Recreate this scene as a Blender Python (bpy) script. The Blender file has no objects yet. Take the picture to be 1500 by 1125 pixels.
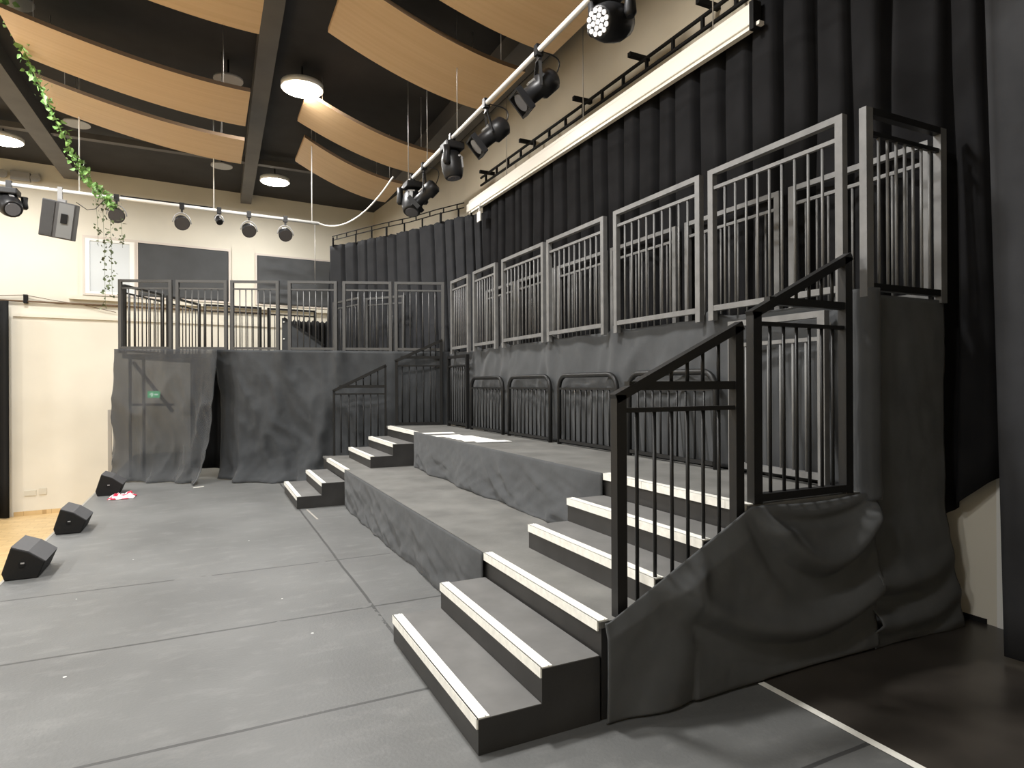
import bpy, bmesh, math, random
from math import sin, cos, pi, exp, sqrt
from mathutils import Vector, Matrix, noise

random.seed(7)
scene = bpy.context.scene
COL = scene.collection

# ------------------------------------------------------------------ materials
def mat(name, col, rough=.5, metal=0., var=0., vscale=6., bump=0., bscale=40., spec=.5, col2=None, sheen=0., coords='Object'):
    m = bpy.data.materials.new(name); m.use_nodes = True
    nt = m.node_tree; b = nt.nodes['Principled BSDF']
    b.inputs['Base Color'].default_value = (*col, 1)
    b.inputs['Roughness'].default_value = rough
    b.inputs['Metallic'].default_value = metal
    b.inputs['Specular IOR Level'].default_value = spec
    if sheen:
        b.inputs['Sheen Weight'].default_value = sheen
        b.inputs['Sheen Roughness'].default_value = .5
    tc = nt.nodes.new('ShaderNodeTexCoord')
    if var:
        n = nt.nodes.new('ShaderNodeTexNoise'); n.inputs['Scale'].default_value = vscale
        n.inputs['Detail'].default_value = 6
        nt.links.new(tc.outputs[coords], n.inputs['Vector'])
        r = nt.nodes.new('ShaderNodeValToRGB')
        c2 = col2 or tuple(min(1, c*(1+var)) for c in col)
        c1 = tuple(c*(1-var) for c in col)
        r.color_ramp.elements[0].position = .32; r.color_ramp.elements[1].position = .68
        r.color_ramp.elements[0].color = (*c1, 1); r.color_ramp.elements[1].color = (*c2, 1)
        nt.links.new(n.outputs['Fac'], r.inputs['Fac']); nt.links.new(r.outputs['Color'], b.inputs['Base Color'])
    if bump:
        n2 = nt.nodes.new('ShaderNodeTexNoise'); n2.inputs['Scale'].default_value = bscale
        n2.inputs['Detail'].default_value = 4
        nt.links.new(tc.outputs[coords], n2.inputs['Vector'])
        bp = nt.nodes.new('ShaderNodeBump'); bp.inputs['Strength'].default_value = bump
        bp.inputs['Distance'].default_value = .02
        nt.links.new(n2.outputs['Fac'], bp.inputs['Height']); nt.links.new(bp.outputs['Normal'], b.inputs['Normal'])
    return m

def emat(name, col, s):
    m = bpy.data.materials.new(name); m.use_nodes = True
    b = m.node_tree.nodes['Principled BSDF']
    b.inputs['Base Color'].default_value = (*col, 1)
    b.inputs['Emission Color'].default_value = (*col, 1)
    b.inputs['Emission Strength'].default_value = s
    return m

def lino_mat():
    m = mat('stage_lino', (.122, .124, .121), rough=.5, var=.16, vscale=1.1, bump=.08, bscale=60)
    nt = m.node_tree; b = nt.nodes['Principled BSDF']; L = nt.links.new
    base = b.inputs['Base Color'].links[0].from_socket
    tc = nt.nodes.new('ShaderNodeTexCoord')
    # chalky scuffs, stretched along x
    mp = nt.nodes.new('ShaderNodeMapping'); mp.inputs['Scale'].default_value = (1.6, 3.2, 1)
    n = nt.nodes.new('ShaderNodeTexNoise'); n.inputs['Scale'].default_value = 2.2; n.inputs['Detail'].default_value = 9
    n.inputs['Roughness'].default_value = .68
    L(tc.outputs['Object'], mp.inputs['Vector']); L(mp.outputs['Vector'], n.inputs['Vector'])
    r = nt.nodes.new('ShaderNodeValToRGB'); r.color_ramp.elements[0].position = .52; r.color_ramp.elements[1].position = .80
    L(n.outputs['Fac'], r.inputs['Fac'])
    mx = nt.nodes.new('ShaderNodeMix'); mx.data_type = 'RGBA'
    mx.inputs['B'].default_value = (.25, .25, .24, 1)
    ml = nt.nodes.new('ShaderNodeMath'); ml.operation = 'MULTIPLY'; ml.inputs[1].default_value = .42
    L(r.outputs['Color'], ml.inputs[0]); L(ml.outputs[0], mx.inputs['Factor']); L(base, mx.inputs['A'])
    # seams between the rolls of lino: every 1.3 m along y, and one at x = 1.03
    sx = nt.nodes.new('ShaderNodeSeparateXYZ'); L(tc.outputs['Object'], sx.inputs[0])
    wob = nt.nodes.new('ShaderNodeTexNoise'); wob.inputs['Scale'].default_value = 1.6
    L(tc.outputs['Object'], wob.inputs['Vector'])
    def M(op, a, bb=None, c=None):
        k = nt.nodes.new('ShaderNodeMath'); k.operation = op
        for i, v in enumerate((a, bb, c)):
            if v is None: continue
            if isinstance(v, (int, float)): k.inputs[i].default_value = v
            else: L(v, k.inputs[i])
        return k.outputs[0]
    wv = M('MULTIPLY', M('SUBTRACT', wob.outputs['Fac'], .5), .025)
    yy = M('ADD', M('ADD', sx.outputs['Y'], wv), -3.04 + .65 + 13)
    d = M('ABSOLUTE', M('SUBTRACT', M('MODULO', yy, 1.3), .65))
    sy = M('LESS_THAN', d, .011)
    sy = M('MULTIPLY', sy, M('LESS_THAN', sx.outputs['Y'], 6.2))
    dx = M('ABSOLUTE', M('SUBTRACT', M('ADD', sx.outputs['X'], wv), 1.03))
    sxm = M('MULTIPLY', M('LESS_THAN', dx, .011), M('GREATER_THAN', sx.outputs['Y'], 3.4))
    brk = nt.nodes.new('ShaderNodeTexNoise'); brk.inputs['Scale'].default_value = 3.5; brk.inputs['Detail'].default_value = 5
    L(tc.outputs['Object'], brk.inputs['Vector'])
    br = M('MULTIPLY', M('GREATER_THAN', brk.outputs['Fac'], .38), .8)
    s = M('MULTIPLY', M('MAXIMUM', sy, sxm), br)
    m2 = nt.nodes.new('ShaderNodeMix'); m2.data_type = 'RGBA'; m2.inputs['B'].default_value = (.03, .03, .03, 1)
    L(s, m2.inputs['Factor']); L(mx.outputs['Result'], m2.inputs['A'])
    # little white specks and dark scratches
    v = nt.nodes.new('ShaderNodeTexVoronoi'); v.inputs['Scale'].default_value = 2.3
    L(tc.outputs['Object'], v.inputs['Vector'])
    sp = M('LESS_THAN', v.outputs['Distance'], .022)
    m3 = nt.nodes.new('ShaderNodeMix'); m3.data_type = 'RGBA'; m3.inputs['B'].default_value = (.6, .6, .57, 1)
    L(sp, m3.inputs['Factor']); L(m2.outputs['Result'], m3.inputs['A'])
    L(m3.outputs['Result'], b.inputs['Base Color'])
    return m

def wood_mat(name, c1, c2, scale, rough=.45, plank=None):
    m = mat(name, c1, rough)
    nt = m.node_tree; b = nt.nodes['Principled BSDF']; L = nt.links.new
    tc = nt.nodes.new('ShaderNodeTexCoord'); mp = nt.nodes.new('ShaderNodeMapping'); mp.inputs['Scale'].default_value = scale
    n = nt.nodes.new('ShaderNodeTexNoise'); n.inputs['Scale'].default_value = 1.; n.inputs['Detail'].default_value = 8
    L(tc.outputs['Object'], mp.inputs[0]); L(mp.outputs[0], n.inputs['Vector'])
    r = nt.nodes.new('ShaderNodeValToRGB'); r.color_ramp.elements[0].position = .35; r.color_ramp.elements[1].position = .65
    r.color_ramp.elements[0].color = (*c1, 1); r.color_ramp.elements[1].color = (*c2, 1)
    L(n.outputs['Fac'], r.inputs['Fac']); out = r.outputs['Color']
    if plank:
        br = nt.nodes.new('ShaderNodeTexBrick'); br.inputs['Scale'].default_value = plank
        br.inputs['Mortar Size'].default_value = .006
        br.inputs['Color1'].default_value = (1, 1, 1, 1); br.inputs['Color2'].default_value = (.85, .82, .78, 1)
        br.inputs['Mortar'].default_value = (.5, .42, .3, 1)
        L(tc.outputs['Object'], br.inputs['Vector'])
        mx = nt.nodes.new('ShaderNodeMix'); mx.data_type = 'RGBA'; mx.blend_type = 'MULTIPLY'; mx.inputs['Factor'].default_value = .7
        L(out, mx.inputs['A']); L(br.outputs['Color'], mx.inputs['B']); out = mx.outputs['Result']
    L(out, b.inputs['Base Color'])
    return m

def sheer_mat(name, col, fac):
    m = mat(name, col, .85, var=.12, vscale=5, sheen=.15)
    nt = m.node_tree; b = nt.nodes['Principled BSDF']; o = nt.nodes['Material Output']
    t = nt.nodes.new('ShaderNodeBsdfTransparent'); mx = nt.nodes.new('ShaderNodeMixShader')
    mx.inputs[0].default_value = fac
    nt.links.new(b.outputs[0], mx.inputs[1]); nt.links.new(t.outputs[0], mx.inputs[2]); nt.links.new(mx.outputs[0], o.inputs[0])
    return m

def checker_cloth(name):
    m = mat(name, (.55, .03, .06), .8)
    nt = m.node_tree; b = nt.nodes['Principled BSDF']
    tc = nt.nodes.new('ShaderNodeTexCoord'); n = nt.nodes.new('ShaderNodeTexNoise')
    n.inputs['Scale'].default_value = 7
    r = nt.nodes.new('ShaderNodeValToRGB'); r.color_ramp.interpolation = 'CONSTANT'
    r.color_ramp.elements[0].color = (.55, .03, .07, 1); r.color_ramp.elements[1].color = (.85, .75, .75, 1)
    r.color_ramp.elements[1].position = .52
    nt.links.new(tc.outputs['Object'], n.inputs['Vector']); nt.links.new(n.outputs['Fac'], r.inputs[0]); nt.links.new(r.outputs[0], b.inputs['Base Color'])
    return m

M_lino = lino_mat()
M_deck = mat('deck_lino', (.15, .148, .138), .55, var=.22, vscale=3, bump=.08, bscale=50)
M_tread = mat('step_tread', (.135, .133, .128), .55, var=.16, vscale=5)
M_board = mat('black_painted_board', (.034, .033, .032), .5, spec=.3, var=.2, vscale=4)
M_black = mat('satin_black_steel', (.013, .013, .013), .4, spec=.25)
M_rail_shaded = mat('black_steel_shaded', (.055, .055, .054), .42, spec=.5)  # same black rail paint, with the wing's dimmer light put into its colour
M_rail_lit = mat('black_steel_lit', (.15, .15, .148), .45, spec=.4, var=.15, vscale=9)  # same black rail paint, with the light from the hall put into its colour
M_skirt_lit = mat('skirt_cloth_lit', (.082, .085, .087), .85, var=.1, vscale=4, bump=.2, bscale=9, spec=.15)  # drape cloth lightened: missing front light is put into its colour
M_cloth = mat('black_drape_cloth', (.044, .047, .050), .85, var=.12, vscale=5, sheen=.1, bump=.2, bscale=8, spec=.15)
M_cloth2 = mat('charcoal_cloth', (.060, .063, .066), .85, var=.10, vscale=4, sheen=.1, bump=.18, bscale=8, spec=.15)
M_sheer = sheer_mat('sheer_black_cloth', (.038, .041, .044), .27)
M_curt = mat('black_stage_curtain', (.014, .014, .015), .9, var=.15, vscale=4, spec=.06)
M_curt2 = mat('dark_grey_curtain', (.034, .035, .038), .9, var=.1, vscale=4, spec=.08)
M_curt3 = mat('leg_curtain_cloth', (.038, .039, .042), .9, var=.15, vscale=3, spec=.08)
M_blk = mat('deep_black', (.010, .010, .010), .7, spec=.15)
M_ceil = mat('black_ceiling', (.018, .017, .018), .8, var=.3, vscale=2)
M_beam = mat('dark_grey_beam', (.085, .08, .076), .6, var=.15, vscale=2)
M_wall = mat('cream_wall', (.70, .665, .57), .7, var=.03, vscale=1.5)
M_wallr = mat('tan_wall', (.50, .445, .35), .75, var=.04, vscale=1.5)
M_white = mat('white_paint', (.82, .82, .79), .4)
M_screen = mat('white_screen_case', (.84, .80, .72), .35)
M_nose = mat('white_nosing', (.80, .79, .73), .5, var=.08, vscale=30)
M_tape = mat('white_tape', (.80, .79, .72), .6, var=.06, vscale=20)
M_floor2 = mat('black_gloss_floor', (.045, .039, .033), .3, var=.3, vscale=2)
M_ply = wood_mat('ply_veneer', (.55, .375, .205), (.60, .42, .24), (.35, 16, 1), .5)
M_edge = mat('ply_edge', (.12, .075, .04), .6)
M_oak = wood_mat('oak_boards', (.60, .42, .20), (.70, .52, .28), (1.5, 12, 1), .35, plank=1.6)
M_alu = mat('white_bar', (.78, .78, .76), .35, metal=.2)
M_steel = mat('dull_steel', (.42, .41, .39), .4, metal=.6)
M_lampb = mat('lamp_body', (.011, .011, .012), .42, spec=.35)
M_lampg = mat('lamp_grey', (.30, .30, .30), .4)
M_face = mat('lamp_face', (.045, .040, .038), .6)
M_lens = mat('lens_glass', (.25, .25, .27), .12, metal=.6)
M_led = mat('led_lens', (.75, .76, .78), .25)
M_spk = mat('speaker_grey', (.06, .06, .062), .5)
M_spk2 = mat('speaker_mid_grey', (.16, .165, .165), .4)
M_grille = mat('speaker_grille', (.03, .03, .03), .5, bump=.5, bscale=300)
M_wedge = mat('wedge_black', (.011, .011, .011), .6, bump=.15, bscale=200, spec=.2)
M_wedgetop = mat('wedge_top', (.075, .076, .08), .55, bump=.1, bscale=200)
M_leaf = mat('ivy_leaf', (.20, .38, .11), .5, var=.4, vscale=15)
M_leafd = mat('ivy_leaf_dark', (.10, .13, .06), .6, var=.4, vscale=15)
M_blind = mat('dark_blind', (.06, .063, .066), .8, var=.1, vscale=3)
M_pane = mat('frosted_pane', (.62, .66, .68), .2)
M_frame = mat('window_frame', (.62, .56, .50), .5)
M_paper = mat('paper', (.86, .86, .83), .7)
M_plate = mat('socket_plate', (.60, .57, .48), .4)
M_green = emat('exit_green', (.05, .75, .28), 3)
M_exitw = emat('exit_white', (.8, 1, .85), 5)
M_lamp = emat('lamp_glow', (1., .93, .80), 28)
M_red = checker_cloth('red_white_cloth')
M_galv = mat('galvanised', (.45, .42, .38), .5, metal=.4)

# ------------------------------------------------------------------ mesh helpers
def new():
    return bmesh.new()

def add_box(bm, x0, x1, y0, y1, z0, z1):
    r = bmesh.ops.create_cube(bm, size=1)
    for v in r['verts']:
        v.co = Vector(((x0+x1)/2 + v.co.x*(x1-x0), (y0+y1)/2 + v.co.y*(y1-y0), (z0+z1)/2 + v.co.z*(z1-z0)))
    return r['verts']

def add_bar(bm, a, b, w, h=None, up=(0, 0, 1)):
    """square bar from a to b, w wide, h tall"""
    a = Vector(a); b = Vector(b); h = h or w
    d = (b-a).normalized(); u = Vector(up)
    if abs(d.dot(u)) > .98: u = Vector((1, 0, 0)) if abs(d.x) < .9 else Vector((0, 1, 0))
    s = d.cross(u).normalized(); u = s.cross(d).normalized()
    vs = []
    for p in (a, b):
        for i, j in ((-1, -1), (1, -1), (1, 1), (-1, 1)):
            vs.append(bm.verts.new(p + s*w/2*i + u*h/2*j))
    for f in ((0, 3, 2, 1), (4, 5, 6, 7), (0, 1, 5, 4), (1, 2, 6, 5), (2, 3, 7, 6), (3, 0, 4, 7)):
        bm.faces.new([vs[k] for k in f])

def vbar(bm, x, y, z0, z1, dx, dy, w, t):
    """upright whose width w runs along the direction (dx,dy), thickness t across"""
    d = Vector((dx, dy, 0)).normalized(); n = Vector((-d.y, d.x, 0))
    vs = []
    for z in (z0, z1):
        for i, j in ((-1, -1), (1, -1), (1, 1), (-1, 1)):
            vs.append(bm.verts.new(Vector((x, y, z)) + d*w/2*i + n*t/2*j))
    for f in ((0, 3, 2, 1), (4, 5, 6, 7), (0, 1, 5, 4), (1, 2, 6, 5), (2, 3, 7, 6), (3, 0, 4, 7)):
        bm.faces.new([vs[k] for k in f])

def add_tube(bm, pts, r, seg=8, caps=True):
    pts = [Vector(p) for p in pts]; rings = []
    prev = None
    for i, p in enumerate(pts):
        t = (pts[min(i+1, len(pts)-1)] - pts[max(i-1, 0)]).normalized()
        if prev is None:
            u = Vector((0, 0, 1)) if abs(t.z) < .9 else Vector((1, 0, 0))
            s = t.cross(u).normalized()
        else:
            s = (prev - t*prev.dot(t)).normalized()
        prev = s; u = t.cross(s)
        rr = r[i] if isinstance(r, (list, tuple)) else r
        rings.append([bm.verts.new(p + (s*cos(2*pi*k/seg) + u*sin(2*pi*k/seg))*rr) for k in range(seg)])
    for a, b in zip(rings, rings[1:]):
        for k in range(seg):
            f = bm.faces.new((a[k], a[(k+1) % seg], b[(k+1) % seg], b[k])); f.smooth = True
    if caps:
        bm.faces.new(rings[0][::-1]); bm.faces.new(rings[-1])

def add_prism(bm, poly, axis, a, b):
    """poly of 2-D points extruded between a and b along axis ('x','y','z')"""
    def P(p, t):
        return {'y': (p[0], t, p[1]), 'x': (t, p[0], p[1]), 'z': (p[0], p[1], t)}[axis]
    A = [bm.verts.new(P(p, a)) for p in poly]; B = [bm.verts.new(P(p, b)) for p in poly]
    n = len(poly)
    bm.faces.new(A); bm.faces.new(B[::-1])
    for i in range(n):
        bm.faces.new((A[i], B[i], B[(i+1) % n], A[(i+1) % n]))

def obj(name, bm, m, parent=None, loc=None, bevel=0, smooth=False, solid=0):
    """one mesh object; vertices are given in world metres, the origin goes to the parent's base (or loc)"""
    o = bpy.data.objects.new(name, bpy.data.meshes.new(name))
    base = Vector((0, 0, 0))
    if parent is not None: base = world(parent)
    elif loc is not None: base = Vector(loc)
    bmesh.ops.recalc_face_normals(bm, faces=bm.faces)
    for v in bm.verts: v.co -= base
    if smooth:
        for f in bm.faces: f.smooth = True
    bm.to_mesh(o.data); bm.free()
    if isinstance(m, (list, tuple)):
        for k in m: o.data.materials.append(k)
    else: o.data.materials.append(m)
    COL.objects.link(o)
    if parent is not None: o.parent = parent
    elif loc is not None: o.location = loc
    if bevel:
        bv = o.modifiers.new('bevel', 'BEVEL'); bv.width = bevel; bv.segments = 2; bv.limit_method = 'ANGLE'
    if solid:
        s = o.modifiers.new('thick', 'SOLIDIFY'); s.thickness = solid; s.offset = 0
    return o

def world(o):
    p = Vector(o.location)
    while o.parent is not None:
        o = o.parent; p += Vector(o.location)
    return p

def tag(o, label, cat, group=None, kind=None):
    if label: o['label'] = label
    if cat: o['category'] = cat
    if group: o['group'] = group
    if kind: o['kind'] = kind
    return o

def thing(name, label, cat, loc, group=None):
    o = bpy.data.objects.new(name, None); COL.objects.link(o); o.location = loc
    o.empty_display_size = .1
    return tag(o, label, cat, group)

def struct(name, bm, m, label=None, **k):
    o = obj(name, bm, m, **k); o['kind'] = 'structure'
    if label: o['label'] = label; o['category'] = name.split('_')[0]
    return o

def boxobj(name, dims, m, parent=None, **k):
    bm = new(); add_box(bm, *dims); return obj(name, bm, m, parent, **k)

def grid(name, f, nu, nv, m, parent=None, solid=.006, loc=None):
    bm = new(); V = []
    for i in range(nu+1):
        V.append([bm.verts.new(f(i/nu, j/nv)) for j in range(nv+1)])
    for i in range(nu):
        for j in range(nv):
            fc = bm.faces.new((V[i][j], V[i+1][j], V[i+1][j+1], V[i][j+1])); fc.smooth = True
    return obj(name, bm, m, parent, solid=solid, loc=loc, smooth=True)

def nz(x, y, z=0., s=1.):
    return noise.noise(Vector((x*s, y*s, z*s)))

def wrinkle(a, b, seed=0):
    return .55*nz(a, b, seed, 2.2) + .3*nz(a, b, seed+9, 5.5) + .15*nz(a, b, seed+4, 12)

def crease(a, b, seed=0, sa=2.4, sb=.7, lean=.35):
    """sharp hanging folds: ridged noise stretched along the fall of the cloth"""
    q = a + lean*b*.5 + .25*nz(a, b, seed+20, .9)
    r = 1-abs(nz(q*sa, b*sb, seed))*1.9
    r2 = 1-abs(nz(q*sa*2.3, b*sb*2.2, seed+7))*1.9
    return max(0, r)**2.2 + .4*max(0, r2)**2.2

def bump(x, c, w):
    return exp(-((x-c)/w)**2)

def swag(x, z, x0, x1, z0, z1, sag, w):
    """height of a hanging fold running from (x0,z0) to (x1,z1) with the given sag"""
    t = (x-x0)/(x1-x0)
    if t < -.15 or t > 1.15: return 0
    zc = z0 + (z1-z0)*t - sag*4*t*(1-t)
    e = min(1, max(0, (t+.15)/.25)) * min(1, max(0, (1.15-t)/.25))
    d = z-zc
    return e*(exp(-(d/w)**2) - .75*exp(-((d+1.6*w)/(1.1*w))**2))

# ------------------------------------------------------------------ the room
ZH = -1.15                                       # hall floor below the stage
def wy(x): return 16.3 + .107*(x+2.9)            # the back wall

bm = new(); add_box(bm, -1.44, 4.45, -5, 16.9, -.12, 0)
struct('floor', bm, M_lino, 'grey scuffed lino covering the stage floor')
bm = new(); add_box(bm, 2.56, 4.45, -5, 2.6, .0, .004)
struct('floor_wing', bm, M_floor2, 'glossy black floor right of the white tape line')
bm = new(); add_box(bm, -12, -1.4, -5, 17, ZH-.1, ZH)
struct('floor_hall', bm, M_oak, 'honey coloured wooden hall floor below the stage')
bm = new(); add_box(bm, -1.43, -1.39, -5, 16.4, ZH, -.12)
struct('trim_1', bm, M_edge, 'dark wooden face of the stage edge')
bm = new(); add_box(bm, -1.462, -1.44, -5, 16.3, -.05, .002)
struct('trim_2', bm, M_steel, 'thin pale metal edge along the left side of the stage')

def wallbox(x0, x1, z0, z1, t=.2, off=0.):
    bm = new()
    vs = [bm.verts.new(p) for p in ((x0, wy(x0)+off, z0), (x1, wy(x1)+off, z0), (x1, wy(x1)+off, z1), (x0, wy(x0)+off, z1),
                                    (x0, wy(x0)+off+t, z0), (x1, wy(x1)+off+t, z0), (x1, wy(x1)+off+t, z1), (x0, wy(x0)+off+t, z1))]
    for f in ((0, 1, 2, 3), (5, 4, 7, 6), (0, 4, 5, 1), (3, 2, 6, 7), (0, 3, 7, 4), (1, 5, 6, 2)):
        bm.faces.new([vs[k] for k in f])
    return bm
struct('wall_back', wallbox(-12, 4.3, ZH-.1, 6.3), M_wall, 'cream back wall with high windows')
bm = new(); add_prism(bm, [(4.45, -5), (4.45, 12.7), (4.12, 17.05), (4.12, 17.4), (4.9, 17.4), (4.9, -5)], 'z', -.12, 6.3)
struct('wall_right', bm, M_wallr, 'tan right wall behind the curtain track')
bm = new(); add_box(bm, -12.2, -12, -5, 17, ZH, 6.3); struct('wall_left', bm, M_wall)
bm = new(); add_box(bm, -12, 4.9, -5.2, -5, ZH, 6.3); struct('wall_front', bm, M_wall)
bm = new(); add_box(bm, -12.2, 4.9, -5.2, 17.6, 6.25, 6.45)
struct('ceiling', bm, M_ceil, 'black painted ceiling above the acoustic panels')
bm = wallbox(-3.6, -1.4, ZH, ZH+.09, .05, -.03); struct('baseboard_back', bm, M_oak, 'narrow wooden skirting along the cream wall')

# ceiling beams
def beam(n, p, q, w, z0, z1, label):
    bm = new(); add_bar(bm, (p[0], p[1], (z0+z1)/2), (q[0], q[1], (z0+z1)/2), w, z1-z0); struct(n, bm, M_beam, label)
beam('trim_3', (.55, -2), (.88, 16.6), .24, 5.98, 6.25, 'dark grey ceiling beam between the two banks of wooden panels')
beam('trim_4', (-3.0, -2), (-2.56, 16.2), .32, 5.98, 6.25, 'dark grey ceiling beam at far left above the ivy')
beam('trim_10', (3.92, -2), (3.92, 13.5), .5, 5.97, 6.25, 'dark grey beam along the right wall above the panel ends')
beam('trim_5', (-12, 13.3), (2.6, 13.75), .14, 6.02, 6.12, 'dark cable tray crossing below the ceiling at the back')

# windows on the back wall
def win(n, x0, x1, z0, z1, panemat, label, wrinkles=0, frame=M_frame):
    fr = struct(n, wallbox(x0-.04, x1+.04, z1, z1+.05, .08, -.06), frame, label)
    f = lambda a, b, c, d, nm: obj(nm, wallbox(a, b, c, d, .08, -.06), frame, fr)
    f(x0-.04, x0, z0, z1, 'window_frame'); f(x1, x1+.04, z0, z1, 'window_frame'); f(x0-.04, x1+.04, z0-.04, z0, 'window_frame')
    if panemat is M_blind:
        def fn(u, v):
            x = x0+(x1-x0)*u; z = z0+(z1-z0)*v
            d = wrinkles*(.09*crease(z*1.3, u, 3, 2.2, .8, .9)+.03*wrinkle(x, z*2))*(1-u*.4)*min(1, 6*u)
            return (x, wy(x)-.045-abs(d), z)
        g = grid('blind', fn, 40, 20, M_blind, fr, .004)
    else:
        obj('pane', wallbox(x0, x1, z0, z1, .02, -.03), panemat, fr)
        obj('sash', wallbox(x1-.09, x1, z0, z1, .04, -.05), M_white, fr)
        obj('sash', wallbox(x0, x0+.09, z0, z1, .04, -.05), M_white, fr)
        obj('sash', wallbox(x0+.09, x1-.09, z0, z0+.05, .04, -.05), M_white, fr)
        obj('sash', wallbox(x0+.09, x1-.09, z1-.06, z1, .04, -.05), M_white, fr)
win('window_1', -2.37, -1.45, 3.57, 4.78, M_pane, 'frosted white window pane left of the dark blinds')
win('window_2', -1.38, .49, 3.57, 4.78, M_blind, 'window covered by a flat dark blind, left of the white pillar')
win('window_3', 1.13, 3.4, 3.57, 4.76, M_blind, 'window covered by a crumpled dark cloth, right of the white pillar', 1)
struct('trim_6', wallbox(.56, 1.05, 3.5, 4.9, .05, -.03), M_wall, 'white pillar between the two dark windows')
struct('trim_7', wallbox(-2.65, 4.1, 3.42, 3.5, .14, -.12), M_wall, 'cream sill below the windows')
struct('trim_8', wallbox(-3.6, 4.1, 3.0, 3.07, .06, -.04), M_wall, 'cream ledge below the cable conduit')

def wall_plate(x, z, w, h, label):
    o = obj('wall_socket', wallbox(x-w/2, x+w/2, z-h/2, z+h/2, .02, -.02), M_plate)
    tag(o, label, 'socket')
wall_plate(-3.33, -.69, .2, .11, 'wide cream double socket low on the cream wall')
wall_plate(-3.12, -.67, .13, .13, 'small square cream socket plate right of the wide one')

# cable conduit with a bracket
t = thing('cable_conduit', 'thin dark conduit running across the cream wall below the windows', 'conduit', (-4, wy(-4)-.05, 3.32))
bm = new(); add_tube(bm, [(x, wy(x)-.05, 3.32+.012*(x+4)/5) for x in (-4.2, -3, -1.5, 0, 1.4)], .02); obj('pipe', bm, M_edge, t)
bm = new(); add_box(bm, -3.42, -3.35, wy(-3.4)-.08, wy(-3.4), 3.28, 3.46); obj('bracket', bm, M_blk, t)
bm = new(); add_tube(bm, [(-4.2, wy(-4.2)-.05, 3.38), (-3.39, wy(-3.4)-.05, 3.45), (-2.9, wy(-2.9)-.05, 3.37), (-2.4, wy(-2.4)-.05, 3.31), (-1.8, wy(-1.8)-.05, 3.18)], .007, 6)
obj('cable', bm, M_edge, t)

# black curtain at the far left
def fn(u, v):
    x = -5.2 + 1.58*u; z = ZH+.02 + 4.42*v
    return (x, wy(x)-.22-.05*sin(u*34), z)
tag(grid('side_curtain', fn, 50, 6, M_blk), 'black curtain hanging at the left edge against the cream wall', 'curtain')

# ------------------------------------------------------------------ platforms and steps
t = thing('lower_platform', 'lower black stage platform with grey lino top, first tier above the floor', 'platform', (1.6, 2.39, 0))
bm = new(); add_prism(bm, [(1.605, 2.395), (3.4, 2.395), (3.4, 9.4), (2.52, 9.69), (1.605, 9.97)], 'z', .42, .45); obj('deck', bm, M_deck, t)
bm = new(); add_prism(bm, [(1.615, 2.4), (2.5, 2.4), (2.5, 9.68), (1.615, 9.95)], 'z', .001, .42); obj('base', bm, M_board, t)
def nosing(nm, x, y0, y1, z, parent, ridge=True):
    bm = new(); add_box(bm, x-.006, x+.052, y0, y1, z, z+.006); add_box(bm, x-.008, x, y0, y1, z-.04, z+.006)
    if ridge: add_box(bm, x+.03, x+.036, y0+.002, y1-.002, z+.006, z+.009)
    return obj(nm, bm, M_nose, parent)
nosing('nosing', 1.6, 2.40, 3.70, .45, t); nosing('nosing', 1.6, 8.18, 9.55, .45, t)

t = thing('upper_platform', 'upper black stage platform with grey lino top, second tier before the crowd barriers', 'platform', (2.52, 2.39, .45))
bm = new(); add_prism(bm, [(2.525, 2.395), (3.45, 2.395), (3.45, 9.40), (2.525, 9.70)], 'z', .87, .9); obj('deck', bm, M_deck, t)
bm = new(); add_prism(bm, [(2.535, 2.4), (3.4, 2.4), (3.4, 9.38), (2.535, 9.68)], 'z', .451, .87); obj('base', bm, M_board, t)
for k in range(9):
    y0 = 2.40 + k*.145
    nosing('nosing', 2.52, y0, y0+.142, .9, t, False)
nosing('nosing', 2.52, 8.18, 9.55, .9, t)

def stair(label, x0, y0, y1, zb):
    t = thing('step_unit', label, 'steps', (x0, y0, zb), 'loose step units')
    bm = new(); add_prism(bm, [(x0, zb+.001), (x0+.599, zb+.001), (x0+.599, zb+.296), (x0+.3, zb+.296), (x0+.3, zb+.146), (x0, zb+.146)], 'y', y0, y1)
    obj('body', bm, M_board, t)
    for k in range(2):
        xa = x0+.3*k; z = zb+.15*(k+1)
        bm = new(); add_box(bm, xa, x0+.3*(k+1) - .002, y0+.001, y1-.001, z-.004, z); tr = obj('tread', bm, M_tread, t)
        nosing('nosing', xa, y0, y1, z, tr)
    return t
stair('two black steps with white nosings nearest the camera, up from the floor', 1.003, 2.395, 3.70, 0)
stair('two black steps with white nosings behind the nearest handrail, between the platforms', 1.92, 2.395, 3.70, .45)
stair('two small far steps from the floor beside the hanging wing drape', 1.003, 8.18, 9.55, 0)
stair('two small far steps up to the papers on the upper platform', 1.92, 8.18, 9.55, .45)

# white papers on the upper platform
pap = [((2.56, 7.99), (2.97, 7.93), (2.93, 7.72), (2.53, 7.76))]
for k in range(6):
    y = 7.50 - k*.205; x = 2.52+.02*((k*7) % 4)
    pap.append(((x+.02*k, y), (x+.37+.015*k, y-.02-.02*(k % 3)), (x+.35+.02*k, y-.24), (x+.01*k, y-.22+.03*(k % 2))))
words = ['farthest sheet, lying apart from the row', 'second sheet from the far steps', 'third sheet from the far steps', 'fourth sheet from the far steps',
         'third sheet from the near end', 'second sheet from the near end', 'nearest sheet of the row']
for k, q in enumerate(pap):
    bm = new(); add_prism(bm, q, 'z', .9002+.0012*k, .9014+.0012*k)
    tag(obj('paper_sheet', bm, M_paper), 'white paper on the upper platform, ' + words[k], 'paper', 'paper sheets on the upper platform')

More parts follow.
